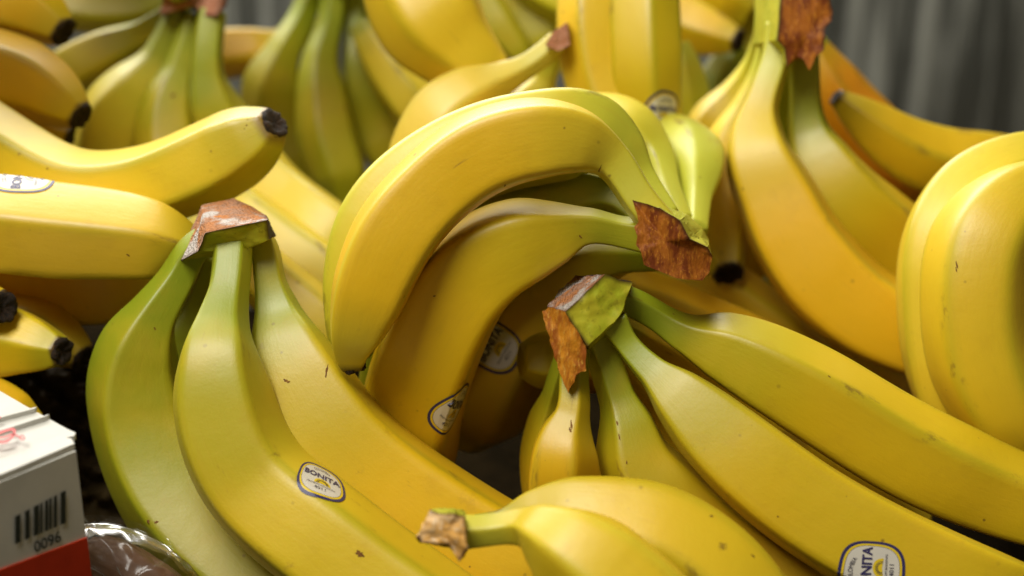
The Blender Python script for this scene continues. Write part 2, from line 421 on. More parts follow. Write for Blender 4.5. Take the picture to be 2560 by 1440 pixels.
# ------------------------------------------------------------------ stickers
def text_mesh(txt, size, align='CENTER', bold=0.0):
    cu = bpy.data.curves.new('t', 'FONT'); cu.body = txt; cu.size = size; cu.align_x = align; cu.align_y = 'CENTER'; cu.offset = bold
    cu.resolution_u = 3; cu.fill_mode = 'FRONT'
    ob = bpy.data.objects.new('t', cu); COL.objects.link(ob)
    bpy.context.view_layer.update()
    dg = bpy.context.evaluated_depsgraph_get(); ev = ob.evaluated_get(dg); me = ev.to_mesh()
    v = np.array([q.co[:2] for q in me.vertices]).reshape(-1, 2); f = [tuple(q.vertices) for q in me.polygons]
    ev.to_mesh_clear(); bpy.data.objects.remove(ob); bpy.data.curves.remove(cu)
    return v, f
def sticker_art():
    """sticker 1.0 wide x 1.12 high in its own plane: list of (verts2d, faces, material index, layer)"""
    art = []
    na, nr = 88, 22
    hx, hy, e = 0.5, 0.58, 2.7
    th = np.linspace(0, 2 * math.pi, na, endpoint=False)
    bx = hx * np.sign(np.cos(th)) * np.abs(np.cos(th)) ** (2 / e); by = hy * np.sign(np.sin(th)) * np.abs(np.sin(th)) ** (2 / e)
    rr = np.concatenate([np.linspace(0, .80, 14), [.815, .83, .84, .87, .90, .905, .94, .97, 1.0]])
    mt = lambda q: 2 if q < .815 else (0 if q < .835 else (1 if q < .90 else 0))
    V = [(0, 0)]; F = []; M = []
    for k in range(1, len(rr)):
        for j in range(na): V.append((bx[j] * rr[k], by[j] * rr[k]))
    for j in range(na): F.append((0, 1 + j, 1 + (j + 1) % na)); M.append(2)
    for k in range(1, len(rr) - 1):
        o = 1 + (k - 1) * na
        for j in range(na):
            j2 = (j + 1) % na; F.append((o + j, o + na + j, o + na + j2, o + j2)); M.append(mt((rr[k] + rr[k + 1]) / 2))
    art.append((np.array(V), F, M, 0))
    # sun
    V = [(0.03, -0.16)]; F = []; k = 30
    for j in range(k + 1):
        a = math.pi * j / k * 1.1 - 0.15; V.append((0.03 + .165 * math.cos(a), -.16 + .165 * math.sin(a)))
    F = [(0, j, j + 1) for j in range(1, k + 1)]; art.append((np.array(V), F, [1] * len(F), 1))
    V = []; F = []
    for j in range(13):
        a = math.pi * j / 12; c, s_ = math.cos(a), math.sin(a); o = len(V)
        for (q, w) in ((.075, -.006), (.075, .006), (.125, .006), (.125, -.006)):
            V.append((0.03 + q * c - w * s_, -.16 + q * s_ + w * c))
        F.append((o, o + 1, o + 2, o + 3))
    art.append((np.array(V), F, [3] * len(F), 2))
    v, f = text_mesh('BONITA', 0.21, bold=0.006); v = v * np.array([1.0, 1.15]) + np.array([0, 0.10]); 
    art.append((v, f, [0] * len(f), 2))
    v, f = text_mesh('COLOMBIA', 0.115)
    R = 0.60; a = v[:, 0] / 0.52; q = np.stack([(R - 0.17 + v[:, 1]) * np.sin(a) * 0.8, (R - 0.17 + v[:, 1]) * np.cos(a) - 0.06], 1)
    art.append((q, f, [3] * len(f), 2))
    v, f = text_mesh('PREMIUM BANANAS', 0.062); art.append((v + np.array([0, -0.235]), f, [3] * len(f), 2))
    v, f = text_mesh('4011', 0.12); art.append((v + np.array([0, -0.335]), f, [3] * len(f), 2))
    return art
ART = sticker_art()
def sticker(key, px, py, width, xdir, turn=0.0, lift=0.00025):
    b = BAN[key]; V = b['V']; n = b['n']
    # nearest facing grid vertex to that pixel
    c = (V - T3) @ R3; sx = 1280 + c[..., 0] / -c[..., 2] * FPX; sy = 720 - c[..., 1] / -c[..., 2] * FPX
    ctr = V.mean(axis=1, keepdims=True)
    facing = np.sum((V - ctr) * (T3 - V), axis=2) > 0
    d2 = (sx - px) ** 2 + (sy - py) ** 2 + np.where(facing, 0, 1e9)
    i0, j0 = np.unravel_index(np.argmin(d2), d2.shape)
    rad = np.linalg.norm(V[i0, j0] - ctr[i0, 0]); jt = int(round(turn / 360 * NB))
    du = np.array([sx[min(i0 + 2, n - 1), j0] - sx[i0 - 2, j0], sy[min(i0 + 2, n - 1), j0] - sy[i0 - 2, j0]]); du /= np.linalg.norm(V[i0 + 2, j0] - V[i0 - 2, j0])
    dv = np.array([sx[i0, (j0 + 1) % NB] - sx[i0, j0 - 1], sy[i0, (j0 + 1) % NB] - sy[i0, j0 - 1]]); dv /= np.linalg.norm(V[i0, (j0 + 1) % NB] - V[i0, j0 - 1])
    ab = np.linalg.solve(np.stack([du, dv], 1), np.array(xdir, float)); ab /= np.linalg.norm(ab)
    # text-up: perpendicular, chosen so that the print is not mirrored seen from outside
    tu = V[min(i0 + 1, n - 1), j0] - V[i0, j0]; tv = V[i0, (j0 + 1) % NB] - V[i0, j0]; nrm = V[i0, j0] - ctr[i0, 0]
    sgn = 1 if np.dot(np.cross(tu, tv), nrm) > 0 else -1
    xa = ab; ya = np.array([-ab[1], ab[0]]) * sgn
    step = b['L'] / (n - 1)
    def surf(q, off):
        u = q[0] * width; w = q[1] * width
        m = xa * u + ya * w
        fi = np.clip(i0 + m[0] / step, 0, n - 1.001); fj = (j0 + jt + m[1] / (rad * 2 * math.pi / NB)) % NB
        i = int(fi); a = fi - i; j = int(fj) % NB; c_ = fj - int(fj); j2 = (j + 1) % NB
        p_ = (V[i, j] * (1 - a) + V[i + 1, j] * a) * (1 - c_) + (V[i, j2] * (1 - a) + V[i + 1, j2] * a) * c_
        cc = ctr[i, 0] * (1 - a) + ctr[i + 1, 0] * a
        d = p_ - cc; return p_ + d / np.linalg.norm(d) * off
    VV, FF, MM = [], [], []
    for (v, f, m, lay) in ART:
        o = len(VV); VV += [surf(q, lift + lay * 0.00011) for q in v]
        for ff, mm in zip(f, m):
            FF.append(tuple(q + o for q in ff)); MM.append(mm)
    me = mesh_obj('sticker', VV, FF, [S_BLUE, S_YEL, S_WHITE, S_INK], b['o'], MM, smooth=False)
    # thin sheet: make every face look outwards
    bm = bmesh.new(); bm.from_mesh(me.data)
    mid_ = Vector(ctr[i0, 0] - ORG[root_of(b['o']).name])
    for f_ in bm.faces:
        cpt = f_.calc_center_median()
        if f_.normal.dot(cpt - mid_) < 0: f_.normal_flip()
    bm.to_mesh(me.data); bm.free()
    return me

M_SCAR = rough_material('brown_scar', (0.20, 0.085, 0.012), (0.11, 0.04, 0.008), (0.34, 0.18, 0.02), 500, 0.3, 0.7, False)
def scar(key, px, py, length, width, ang, seed=1):
    """irregular dried mark lying in the skin, a fraction of a millimetre proud; length/width in mm, ang on the picture"""
    b = BAN[key]; V = b['V']; n = b['n']
    c = (V - T3) @ R3; sx = 1280 + c[..., 0] / -c[..., 2] * FPX; sy = 720 - c[..., 1] / -c[..., 2] * FPX
    ctr = V.mean(axis=1, keepdims=True)
    facing = np.sum((V - ctr) * (T3 - V), axis=2) > 0
    d2 = (sx - px) ** 2 + (sy - py) ** 2 + np.where(facing, 0, 1e9)
    i0, j0 = np.unravel_index(np.argmin(d2), d2.shape); i0 = min(max(i0, 3), n - 4)
    du = np.array([sx[i0 + 2, j0] - sx[i0 - 2, j0], sy[i0 + 2, j0] - sy[i0 - 2, j0]]) / np.linalg.norm(V[i0 + 2, j0] - V[i0 - 2, j0])
    dv = np.array([sx[i0, (j0 + 1) % NB] - sx[i0, j0 - 1], sy[i0, (j0 + 1) % NB] - sy[i0, j0 - 1]]) / np.linalg.norm(V[i0, (j0 + 1) % NB] - V[i0, j0 - 1])
    M = np.linalg.inv(np.stack([du, dv], 1)); step = b['L'] / (n - 1); rad = np.linalg.norm(V[i0, j0] - ctr[i0, 0])
    rr = random.Random(seed * 13 + int(px)); ca, sa_ = math.cos(math.radians(ang)), math.sin(math.radians(ang)); mpp = FPX / (-c[i0, j0, 2]) / 1000.0
    pts = [(0.0, 0.0)]; k = 30; ph = [rr.uniform(0, 6) for _ in range(4)]
    for q in (0.5, 1.0):
        for j in range(k):
            t = 2 * math.pi * j / k
            w = (1 + 0.30 * math.sin(2 * t + ph[0]) + 0.22 * math.sin(5 * t + ph[1]) + 0.14 * math.sin(9 * t + ph[2])) * q
            pts.append((math.cos(t) * w * length * 0.36 * mpp, math.sin(t) * w * width * 0.34 * mpp))
    out = []
    for (x, y) in pts:
        m = M @ np.array([x * ca - y * sa_, x * sa_ + y * ca])
        fi = np.clip(i0 + m[0] / step, 0, n - 1.001); fj = (j0 + m[1] / (rad * 2 * math.pi / NB)) % NB
        i = int(fi); u = fi - i; j = int(fj) % NB; w = fj - int(fj); j2 = (j + 1) % NB
        p_ = (V[i, j] * (1 - u) + V[i + 1, j] * u) * (1 - w) + (V[i, j2] * (1 - u) + V[i + 1, j2] * u) * w
        cc = ctr[i, 0] * (1 - u) + ctr[i + 1, 0] * u; d = p_ - cc
        out.append(p_ + d / np.linalg.norm(d) * 0.00009)
    F = [(0, 1 + j, 1 + (j + 1) % k) for j in range(k)] + [(1 + j, 1 + k + j, 1 + k + (j + 1) % k, 1 + (j + 1) % k) for j in range(k)]
    return mesh_obj('scar', out, F, M_SCAR, b['o'])

def bunch(px, py, d, label, group='banana bunches heaped on the stall'):
    return empty('banana_bunch', tuple(P(px, py, d)), label, 'bananas', group)

# ---- bunch with the cut crown at front left
b = bunch(575, 590, 56, 'greenish banana bunch at front left hanging from a brown and green cut crown')
banana(b, 'A4', [(535,630,58.5,35),(510,730,59.5,45),(482,820,60,80),(470,920,60.5,110),(490,1050,60.5,120),(560,1200,60,120),(700,1330,60,110),(800,1400,60,60)], -40, grn=GRN, g0=.6)
banana(b, 'A1', [(530,592,56.2,34),(488,622,56.4,38),(447,690,56.5,44),(393,775,56.3,58),(350,870,56.5,95),(345,1000,57,122),(385,1150,57,128),(470,1300,56.5,128),(590,1420,56,124),(740,1520,55.5,112),(880,1590,55,85),(960,1625,55,50),(985,1635,55,32)], [-38, 48, 110, 175, -110], p=14, yel=np.array([0.40,0.315,0.004]), g0=.42, gs=.9, rg=.6, allg=.25)
banana(b, 'A3', [(632,575,55.6,32),(657,615,55.5,37),(672,690,55.4,40),(690,770,55.4,58),(715,860,55.2,95),(765,970,55.0,122),(832,1078,54.9,134),(940,1188,54.9,138),(1072,1285,54.9,140),(1220,1375,54.9,140),(1380,1460,54.9,136),(1530,1540,54.9,115),(1640,1590,54.9,70),(1690,1610,54.9,40)], [-58, 46, 110, 175, -118], g0=.3, gs=.85)
banana(b, 'A2', [(580,610,54.6,48),(572,710,54,50),(555,800,53.5,66),(545,900,53,102),(555,1010,53,126),(592,1128,53,134),(640,1205,53,138),(776,1330,52.6,143),(963,1470,52.3,145),(1130,1570,52,132),(1280,1640,52,92),(1350,1670,52,48)], [-52, 32, 98, 172, -114], p=9, yel=np.array([0.678,0.459,0.012]), g0=.33, gs=.9, rg=.5)
slab(b, [(515,582,53.5),(590,566,53.5),(668,550,53.6),(674,598,54),(610,622,54.2),(495,628,54.2)],
        [(503,513,57),(583,494,57.5),(667,538,57),(690,590,57),(630,628,57.5),(450,652,56)],
        'green', ['cut','cut','dark','green','green','cut'])

# ---- centre bunch arching over
b = bunch(1690, 610, 55, 'arched banana bunch in the centre curving left from a torn brown crown')
banana(b, 'B6', [(1735,580,58.5,34),(1740,505,60,38),(1742,440,61.2,62),(1722,398,63,88),(1676,390,66.5,100),(1620,420,71,98),(1560,480,75,85),(1520,520,77,45)], 40, p=3.2, flat=.4, grn=LIM, yel=np.array([0.594,0.538,0.030]), g0=.5)
banana(b, 'B5', [(1700,560,58.5,34),(1660,465,60,38),(1628,392,61,55),(1570,345,61.5,85),(1480,330,62.5,100),(1360,370,63,105),(1230,450,63,105),(1110,560,63,100),(1020,660,63,60)], -50, p=4, flat=.3, grn=LIM, g0=.4)
banana(b, 'B2', [(1665,550,56.5,38),(1598,450,57,44),(1545,378,57,72),(1470,332,56.8,103),(1370,333,56.5,116),(1230,362,56.5,118),(1080,432,56.5,118),(955,560,56.5,116),(912,700,56.6,108),(893,800,56.8,85),(886,870,57,55),(890,900,57,30)], [-58, 20, 95, 165, -125], grn=LIM, g0=.35, rg=.6, yel=np.array([0.615,0.515,0.020]))
banana(b, 'B4', [(1625,575,57.5,40),(1530,495,57.8,45),(1440,495,58,72),(1332,536,58.2,102),(1232,591,58.6,110),(1132,696,59,112),(1052,836,60,115),(1012,976,61,110),(1002,1076,61.5,70)], -60, grn=GRN, g0=.75, allg=.9)
banana(b, 'B8', [(1680,640,56.5,38),(1600,640,57.8,42),(1520,645,59,60),(1430,695,60.2,95),(1340,790,61,110),(1262,900,61.5,118),(1205,1010,62,118),(1172,1080,62.4,80),(1160,1120,62.5,40)], 30, grn=GRN, g0=.4, yel=ORA)
banana(b, 'B3', [(1625,590,53.6,44),(1540,576,53.6,38),(1470,565,53.6,46),(1400,580,53.8,78),(1307,605,54,111),(1176,688,54.6,129),(1089,836,55.6,132),(1036,986,57,133),(1022,1119,58.4,123),(1042,1230,59.5,80),(1050,1280,60,40)], [-54, 50, 116, 178, -116], p=7, yel=np.array([0.700,0.459,0.004]), g0=.2, gs=.7, rg=.25)
banana(b, 'B1', [(1655,570,53,48),(1585,478,53,46),(1535,405,53,52),(1440,353,52.8,88),(1330,350,52.6,106),(1205,385,52.6,110),(1087,470,52.7,108),(992,583,52.8,110),(930,713,53,102),(892,825,53.3,74),(880,885,53.6,45),(883,915,53.8,30)], [-46, 52, 118, 178, -112], p=7.5, yel=np.array([0.721,0.414,0.003]), grn=LIM, g0=.24, gs=.75, tipg=.55, rg=.7, tip=True)
slab(b, [(1581,500,51.9),(1649,520,51.6),(1700,551,51.6),(1724,597,51.7),(1769,618,52),(1780,640,52.2),(1773,680,52.3),(1756,702,52.3),(1691,695,52),(1609,662,51.8),(1603,630,51.7),(1590,612,51.7),(1594,590,51.7),(1585,567,51.7),(1596,554,51.7),(1592,532,51.7)],
        [(1600,515,55),(1662,512,56.5),(1718,535,57.5),(1755,570,58),(1772,600,58),(1778,640,57.5),(1768,675,57),(1750,695,56.5),(1695,690,56),(1630,660,55.5),(1625,630,55),(1610,612,55),(1615,590,55),(1605,570,55),(1612,556,55),(1610,540,55)],
        'brown', ['lime','lime','lime','lime','lime','brown','brown','brown','brown','brown','brown','brown','brown','brown','brown','brown'], amp=.0006, freq=210, edgew=.0011)

# ---- right front bunch
b = bunch(1490, 800, 54, 'large banana bunch fanning right from a green crown with orange torn peel')
banana(b, 'C6', [(1530,800,55,40),(1610,850,57,55),(1680,900,58.5,85),(1780,990,59.5,100),(1950,1110,60,105),(2150,1230,60,105),(2300,1320,60,60)], 20, yel=ORA, g0=.12)
banana(b, 'C7', [(1500,850,55,36),(1560,950,57.5,55),(1610,1020,58.5,80),(1700,1130,59,100),(1830,1260,59,105),(2000,1380,59,60)], 20, yel=ORA, g0=.15)
banana(b, 'C5', [(1425,880,55,32),(1395,980,56,34),(1382,1060,57,62),(1383,1160,57.5,80),(1400,1260,57.5,85),(1430,1350,57.5,60)], -30, yel=ORA, g0=.5)
banana(b, 'C1', [(1535,745,53.8,32),(1570,756,54,36),(1640,792,54.2,36),(1710,834,54.2,48),(1800,868,54.2,84),(1925,930,54.2,108),(2083,1022,54.4,119),(2218,1103,54.6,120),(2349,1172,54.8,118),(2470,1224,55,111),(2600,1270,55,102),(2720,1310,55,78),(2790,1330,55,45)], [27, -58, -122, 178, 102], p=11, yel=np.array([0.657,0.431,0.006]), g0=.22, gs=.95)
banana(b, 'C3', [(1490,840,53.4,42),(1515,900,53.5,42),(1543,985,53.5,45),(1570,1065,53.5,70),(1590,1145,53.6,94),(1655,1240,53.8,114),(1760,1340,54,120),(1880,1430,54,120),(2020,1520,54,110),(2130,1580,54,60)], [-34, 48, 112, 178, -106], g0=.36, gs=.8, yel=np.array([0.657,0.403,0.004]))
banana(b, 'C2', [(1530,800,52.8,42),(1566,858,52.8,33),(1626,923,52.6,41),(1692,985,52.4,74),(1775,1068,52.3,102),(1865,1150,52.2,116),(1968,1232,52.2,123),(2145,1343,52.2,127),(2300,1420,52.2,126),(2450,1480,52.2,120),(2600,1520,52.5,95),(2700,1540,52.5,50)], [56, -52, -116, 178, 118], p=9, yel=np.array([0.657,0.414,0.004]), g0=.2, gs=.9)
banana(b, 'C4', [(1440,850,53,34),(1432,940,52.8,36),(1430,1025,52.6,42),(1414,1085,52.6,66),(1406,1140,52.6,82),(1408,1210,53,90),(1425,1290,53.4,92),(1460,1370,53.8,92),(1520,1450,54.2,88),(1580,1530,54.6,50)], 10, p=7, g0=.22, yel=ORA)
r_ = slab(b, [(1413,780,51.6),(1462,735,51.8),(1512,688,52),(1580,706,52.4),(1556,773,52.2),(1538,804,52),(1469,863,51.7),(1440,826,51.6)],
        [(1370,766,53.5),(1400,722,54.5),(1440,690,55.2),(1568,702,55.5),(1565,790,55),(1550,830,55),(1470,885,54),(1420,850,54)],
        'green', ['cut','cut','dark','green','green','green','brown','brown'])
slab(b, [(1370,768,51.7),(1411,781,51.35),(1443,828,51.3),(1464,866,51.4),(1464,925,51.6),(1441,938,51.7),(1421,988,51.9),(1394,920,51.9),(1374,850,51.8),(1357,782,51.8)],
        [(1372,772,53),(1410,790,53),(1440,830,53),(1458,866,53),(1455,915,53),(1438,928,53),(1421,970,52.6),(1400,915,53),(1382,850,53),(1365,785,53)],
        'orange', ['orange']*10, 'orange', amp=.0012, name='torn_peel', parent=r_, edgew=.0004, freq=240)

# ---- front bottom bunch with snapped stem
b = bunch(1150, 1330, 48, 'small banana bunch at bottom centre with a snapped pale stem end')
banana(b, 'E2', [(1190,1318,50,34),(1262,1305,50,36),(1335,1275,50,52),(1420,1280,50,92),(1520,1308,50,120),(1640,1345,50,137),(1760,1425,50,140),(1860,1520,50,130),(1940,1620,50,80)], 60, p=6, g0=.2, gs=.5, yel=np.array([0.700,0.470,0.010]))
banana(b, 'E1', [(1140,1330,48,44),(1230,1324,48,38),(1308,1316,47.8,46),(1360,1332,47.3,76),(1420,1368,47,112),(1500,1432,47,140),(1600,1520,47,146),(1700,1620,47.5,122),(1760,1680,48,60)], 50, p=6, g0=.22, gs=.7, grn=LIM, yel=np.array([0.700,0.470,0.010]))
slab(b, [(1041,1341,46.9),(1064,1299,46.8),(1076,1277,46.9),(1105,1283,46.7),(1135,1284,46.7),(1160,1290,46.8),(1168,1330,46.8),(1171,1372,46.9),(1145,1399,47.1),(1125,1366,46.9),(1085,1358,46.9),(1050,1355,46.9)],
        [(1055,1340,48.6),(1072,1300,48.8),(1080,1275,48.8),(1100,1270,48.8),(1135,1270,48.8),(1160,1282,48.8),(1170,1330,48.8),(1170,1368,48.8),(1148,1390,48.6),(1125,1370,48.6),(1090,1362,48.6),(1060,1355,48.6)],
        'flesh', ['flesh','flesh','lime','lime','lime','lime','lime','brown','brown','brown','brown','brown'], 'lime', amp=.0012, freq=230, edgew=.0003)

# ---- right edge bunch
b = bunch(2560, 600, 58, 'pair of upright bananas at the right edge arching out of frame')
banana(b, 'F1', [(2760,420,60,50),(2640,400,59.6,68),(2520,425,59.3,86),(2420,500,59,106),(2368,620,58.6,118),(2362,760,58.6,120),(2378,900,58.8,120),(2424,1030,59,115),(2484,1130,59,85),(2520,1180,59,40)], [-50, 20, 96, 168, -112], p=12, yel=np.array([0.678,0.515,0.020]), g0=.1)
banana(b, 'F2', [(2774,500,57.4,57),(2644,475,57.2,81),(2529,520,56.9,109),(2458,620,56.6,131),(2442,760,56.6,133),(2459,890,56.8,133),(2509,1010,57,124),(2576,1120,57.4,95),(2624,1190,57.6,43)], [-30, 34, 100, 175, -98], p=7, flat=.35, yel=np.array([0.657,0.448,0.010]), g0=.1)

# ---- right back bunch
b = bunch(2000, 100, 66, 'tall banana bunch at upper right hanging from a dark reddish brown crown')
banana(b, 'D6', [(2020,110,71,40),(2080,230,71.5,75),(2160,330,72,85),(2260,430,72,85),(2350,500,72,40)], 20, yel=np.array([0.657,0.280,0.003]), g0=.02)
banana(b, 'D7', [(1970,130,67,30),(1965,250,68,34),(1985,340,69,60),(2040,430,69,80),(2120,540,69,80),(2200,600,69,40)], 20, g0=.7)
banana(b, 'D8', [(1935,230,70,36),(1885,400,71,85),(1880,560,71,100),(1930,700,71,105),(2030,830,71,105),(2170,920,71,100),(2300,960,71,60)], -40, yel=ORA, g0=.3)
banana(b, 'D1', [(1915,60,66,30),(1893,150,68,30),(1845,235,69,44),(1797,310,69.5,72),(1772,410,70,85),(1770,520,70,85),(1790,630,70,60),(1800,680,70,30)], -40, g0=.4, grn=LIM)
banana(b, 'D2', [(1935,70,65.5,30),(1905,180,66,28),(1868,270,66.3,38),(1830,360,66.5,62),(1812,460,66.5,72),(1803,560,66,70),(1812,640,65.5,54),(1822,685,65,36)], -30, g0=.3, grn=LIM, tip=True)
banana(b, 'D4', [(2010,120,64.6,38),(2013,240,64.8,40),(2020,320,65,52),(2050,400,65,80),(2110,490,65,98),(2190,570,65.5,105),(2290,640,66,105),(2400,690,66,80),(2470,710,66,40)], [-52, 48, 114, 178, -114], yel=ORA, g0=.42)
banana(b, 'D3', [(1950,60,63.5,38),(1938,150,63.5,38),(1908,245,63.3,42),(1893,325,63.2,66),(1900,400,63,88),(1932,475,63,101),(1985,588,63,113),(2060,690,63,120),(2150,770,63,118),(2270,830,63,112),(2400,870,63,100),(2500,890,63,60)], [-50, 48, 114, 178, -114], p=7, yel=np.array([0.740,0.414,0.003]), g0=.25, grn=LIM)
banana(b, 'D5', [(2760,440,71,35),(2660,435,70.5,60),(2560,425,70,75),(2440,412,69,82),(2320,395,68.5,82),(2220,345,68,70),(2140,285,67.6,46),(2088,242,67.4,20)], -70, yel=YEL, g0=.02, tip=True)
slab(b, [(1957,-60,61.8),(2060,-60,61.8),(2082,30,62),(2080,52,62),(2062,72,62),(2060,125,62),(2040,140,62),(2023,176,62.2),(2010,148,62.2),(1993,140,62.2),(1968,168,62.2),(1960,120,62),(1944,100,61.9)],
        [(1890,-60,65),(2050,-60,65),(2068,30,65),(2068,52,65),(2058,72,65),(2056,120,65),(2040,138,65),(2023,160,65),(2008,150,65),(1990,150,65),(1950,150,65),(1915,130,65),(1885,110,65)],
        'brown', ['brown','dark','dark','dark','dark','brown','brown','brown','brown','brown','lime','lime','lime'], 'lime', amp=.0006, freq=190, edgew=.0009)

# ---- left bananas
b = bunch(-150, 350, 60, 'banana at left with its black tip raised toward the centre')
banana(b, 'H1', [(-300,200,62,40),(-200,250,61.8,70),(-100,315,61.5,95),(40,405,61,98),(200,475,60.3,96),(350,468,59.8,97),(490,420,59.3,102),(570,380,59,99),(628,348,58.6,84),(668,322,58.3,58),(686,308,58.1,39)], [24, -47, -118, 172, 100], p=11, yel=np.array([0.678,0.459,0.008]), g0=.05, tipg=.65, rg=.5, tip=True)
b = bunch(-100, 600, 58, 'plump horizontal bananas at left edge with a round sticker on top')
banana(b, 'H3', [(-250,610,62,60),(-150,650,62,90),(0,690,62,110),(150,705,62,112),(280,712,61.8,100),(380,700,61.8,60),(430,690,61.8,30)], 20, yel=ORA, g0=.05)
banana(b, 'H2', [(-330,600,58,50),(-240,580,58,85),(-120,568,58,112),(0,570,57.6,118),(150,585,57.5,116),(280,597,57.5,108),(380,607,57.5,96),(450,622,57.7,68),(498,640,58,36)], [9, -60, -128, 160, 86], p=11, yel=np.array([0.657,0.448,0.012]), g0=.05, tipg=.5)
b = bunch(-100, 840, 59, 'low cluster of bananas at left with two black tips facing out')
banana(b, 'H6', [(-150,780,61,80),(-50,800,61,92),(80,830,60.6,86),(160,862,60.4,60),(208,895,60.2,34)], 30, yel=np.array([0.530,0.291,0.004]), g0=.02, tip=True)
banana(b, 'H5', [(-280,880,59.5,60),(-180,870,59,92),(-80,860,58.5,95),(20,852,58,90),(90,865,57.5,68),(135,875,57.2,48),(156,878,57,33)], 8, g0=.02, tip=True, tipg=.5)
banana(b, 'H4', [(-290,700,58.5,50),(-200,720,58,80),(-110,745,57.5,76),(-40,762,57,58),(8,768,56.4,40)], 8, g0=.02, tip=True, tipg=.4)
banana(b, 'H7', [(-250,940,57.5,50),(-150,970,57.5,70),(-50,1012,57.5,75),(30,1050,57.5,70),(90,1075,57.5,40)], 8, yel=ORA, g0=.02)
b = bunch(-100, 150, 65, 'two shaded bananas at top left corner with ragged dark tips')
banana(b, 'J3', [(-200,300,67,50),(-100,310,66.5,62),(0,320,66,60),(100,330,66,45),(175,345,66,26)], 20, yel=ORA, g0=.02, tip=True)
banana(b, 'J4', [(-700,-300,57,50),(-560,-260,56,95),(-400,-240,55.5,110),(-240,-235,55,110),(-90,-250,54.5,90),(-10,-270,54.5,45)], 20, yel=ORA, g0=.02, tip=True)  # added out of view to shade the top left corner
banana(b, 'J5', [(-640,-490,58.5,50),(-500,-450,57.5,95),(-340,-430,57.0,110),(-180,-425,56.5,110),(-30,-440,56.0,90),(50,-460,56.0,45)], 20, yel=ORA, g0=.02, tip=True)  # unseen, added as a further light blocker above this bunch
banana(b, 'J6', [(-740,-150,57.5,50),(-600,-110,56.5,95),(-440,-90,56.0,110),(-280,-85,55.5,110),(-170,-160,55.0,90),(-90,-180,55.0,45)], 20, yel=ORA, g0=.02, tip=True)  # added blocker off frame, keeps light off the left bananas
banana(b, 'J1', [(-280,-60,67,50),(-180,-40,67,88),(-70,-10,66.5,98),(50,15,66,88),(118,50,65.8,62),(160,80,65.6,36)], 40, yel=ORA, g0=.02, tip=True)
banana(b, 'J2', [(-280,130,65,50),(-190,145,65,88),(-80,168,64.5,105),(40,195,64,101),(120,232,63.8,82),(170,265,63.6,58),(202,288,63.5,34)], 36, yel=ORA, g0=.02, tip=True)

# ---- upper left back bunch
b = bunch(490, 20, 72, 'olive green stemmed banana bunch at upper left behind the raised tip')
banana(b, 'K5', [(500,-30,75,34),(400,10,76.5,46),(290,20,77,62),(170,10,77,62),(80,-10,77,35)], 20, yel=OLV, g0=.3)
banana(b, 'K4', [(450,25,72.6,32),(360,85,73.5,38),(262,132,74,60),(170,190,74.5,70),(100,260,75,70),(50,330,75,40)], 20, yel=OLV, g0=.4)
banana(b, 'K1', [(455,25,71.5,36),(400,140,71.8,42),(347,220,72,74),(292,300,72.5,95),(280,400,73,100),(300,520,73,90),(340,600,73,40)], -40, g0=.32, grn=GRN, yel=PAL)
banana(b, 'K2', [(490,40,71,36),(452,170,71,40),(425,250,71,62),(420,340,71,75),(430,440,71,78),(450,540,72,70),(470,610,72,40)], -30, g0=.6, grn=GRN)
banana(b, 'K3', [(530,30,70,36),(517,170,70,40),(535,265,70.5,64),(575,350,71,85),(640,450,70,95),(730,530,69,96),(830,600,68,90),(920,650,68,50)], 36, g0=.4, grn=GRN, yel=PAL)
banana(b, 'K6', [(470,-20,69,36),(380,-110,69,70),(270,-190,68,100),(140,-240,67,105),(0,-260,66,95),(-90,-255,65.5,45)], 20, yel=OLV, g0=.2)  # unseen banana added above to throw shade on this bunch
banana(b, 'K7', [(490,-30,71,36),(430,-140,71.5,70),(340,-240,71.5,100),(210,-310,71,105),(60,-340,70,95),(-40,-345,70,45)], 20, yel=OLV, g0=.2)  # added out of frame to block the overhead light
banana(b, 'K8', [(530,-30,68,36),(590,-120,68,70),(650,-220,67.5,100),(690,-330,67,100),(700,-420,66.5,50)], 20, yel=OLV, g0=.2)  # unseen, added so its shadow darkens the upper left
slab(b, [(398,38,70),(415,-40,70),(575,-40,69.5),(566,15,69.2),(540,42,69.2),(505,40,69.4),(480,8,70),(440,30,70)],
        [(410,30,73),(425,-40,73),(570,-40,73),(560,15,73),(540,30,73),(505,30,73),(480,20,73),(440,30,73)], 'pink', ['pink','green','green','dark','dark','dark','dark','dark'], 'green')
b = bunch(600, 580, 66, 'pale yellow bananas lying behind the front left cut crown')
banana(b, 'R2', [(440,430,69,40),(530,490,68,72),(622,562,67,86),(722,640,66.5,90),(822,708,66,85),(900,760,66,50)], 40, yel=PAL, g0=.05)
banana(b, 'R3', [(480,560,66,40),(570,620,65,70),(655,690,64.3,76),(745,762,64,76),(832,830,63.6,60),(880,865,63.5,35)], 40, yel=PAL, g0=.05)

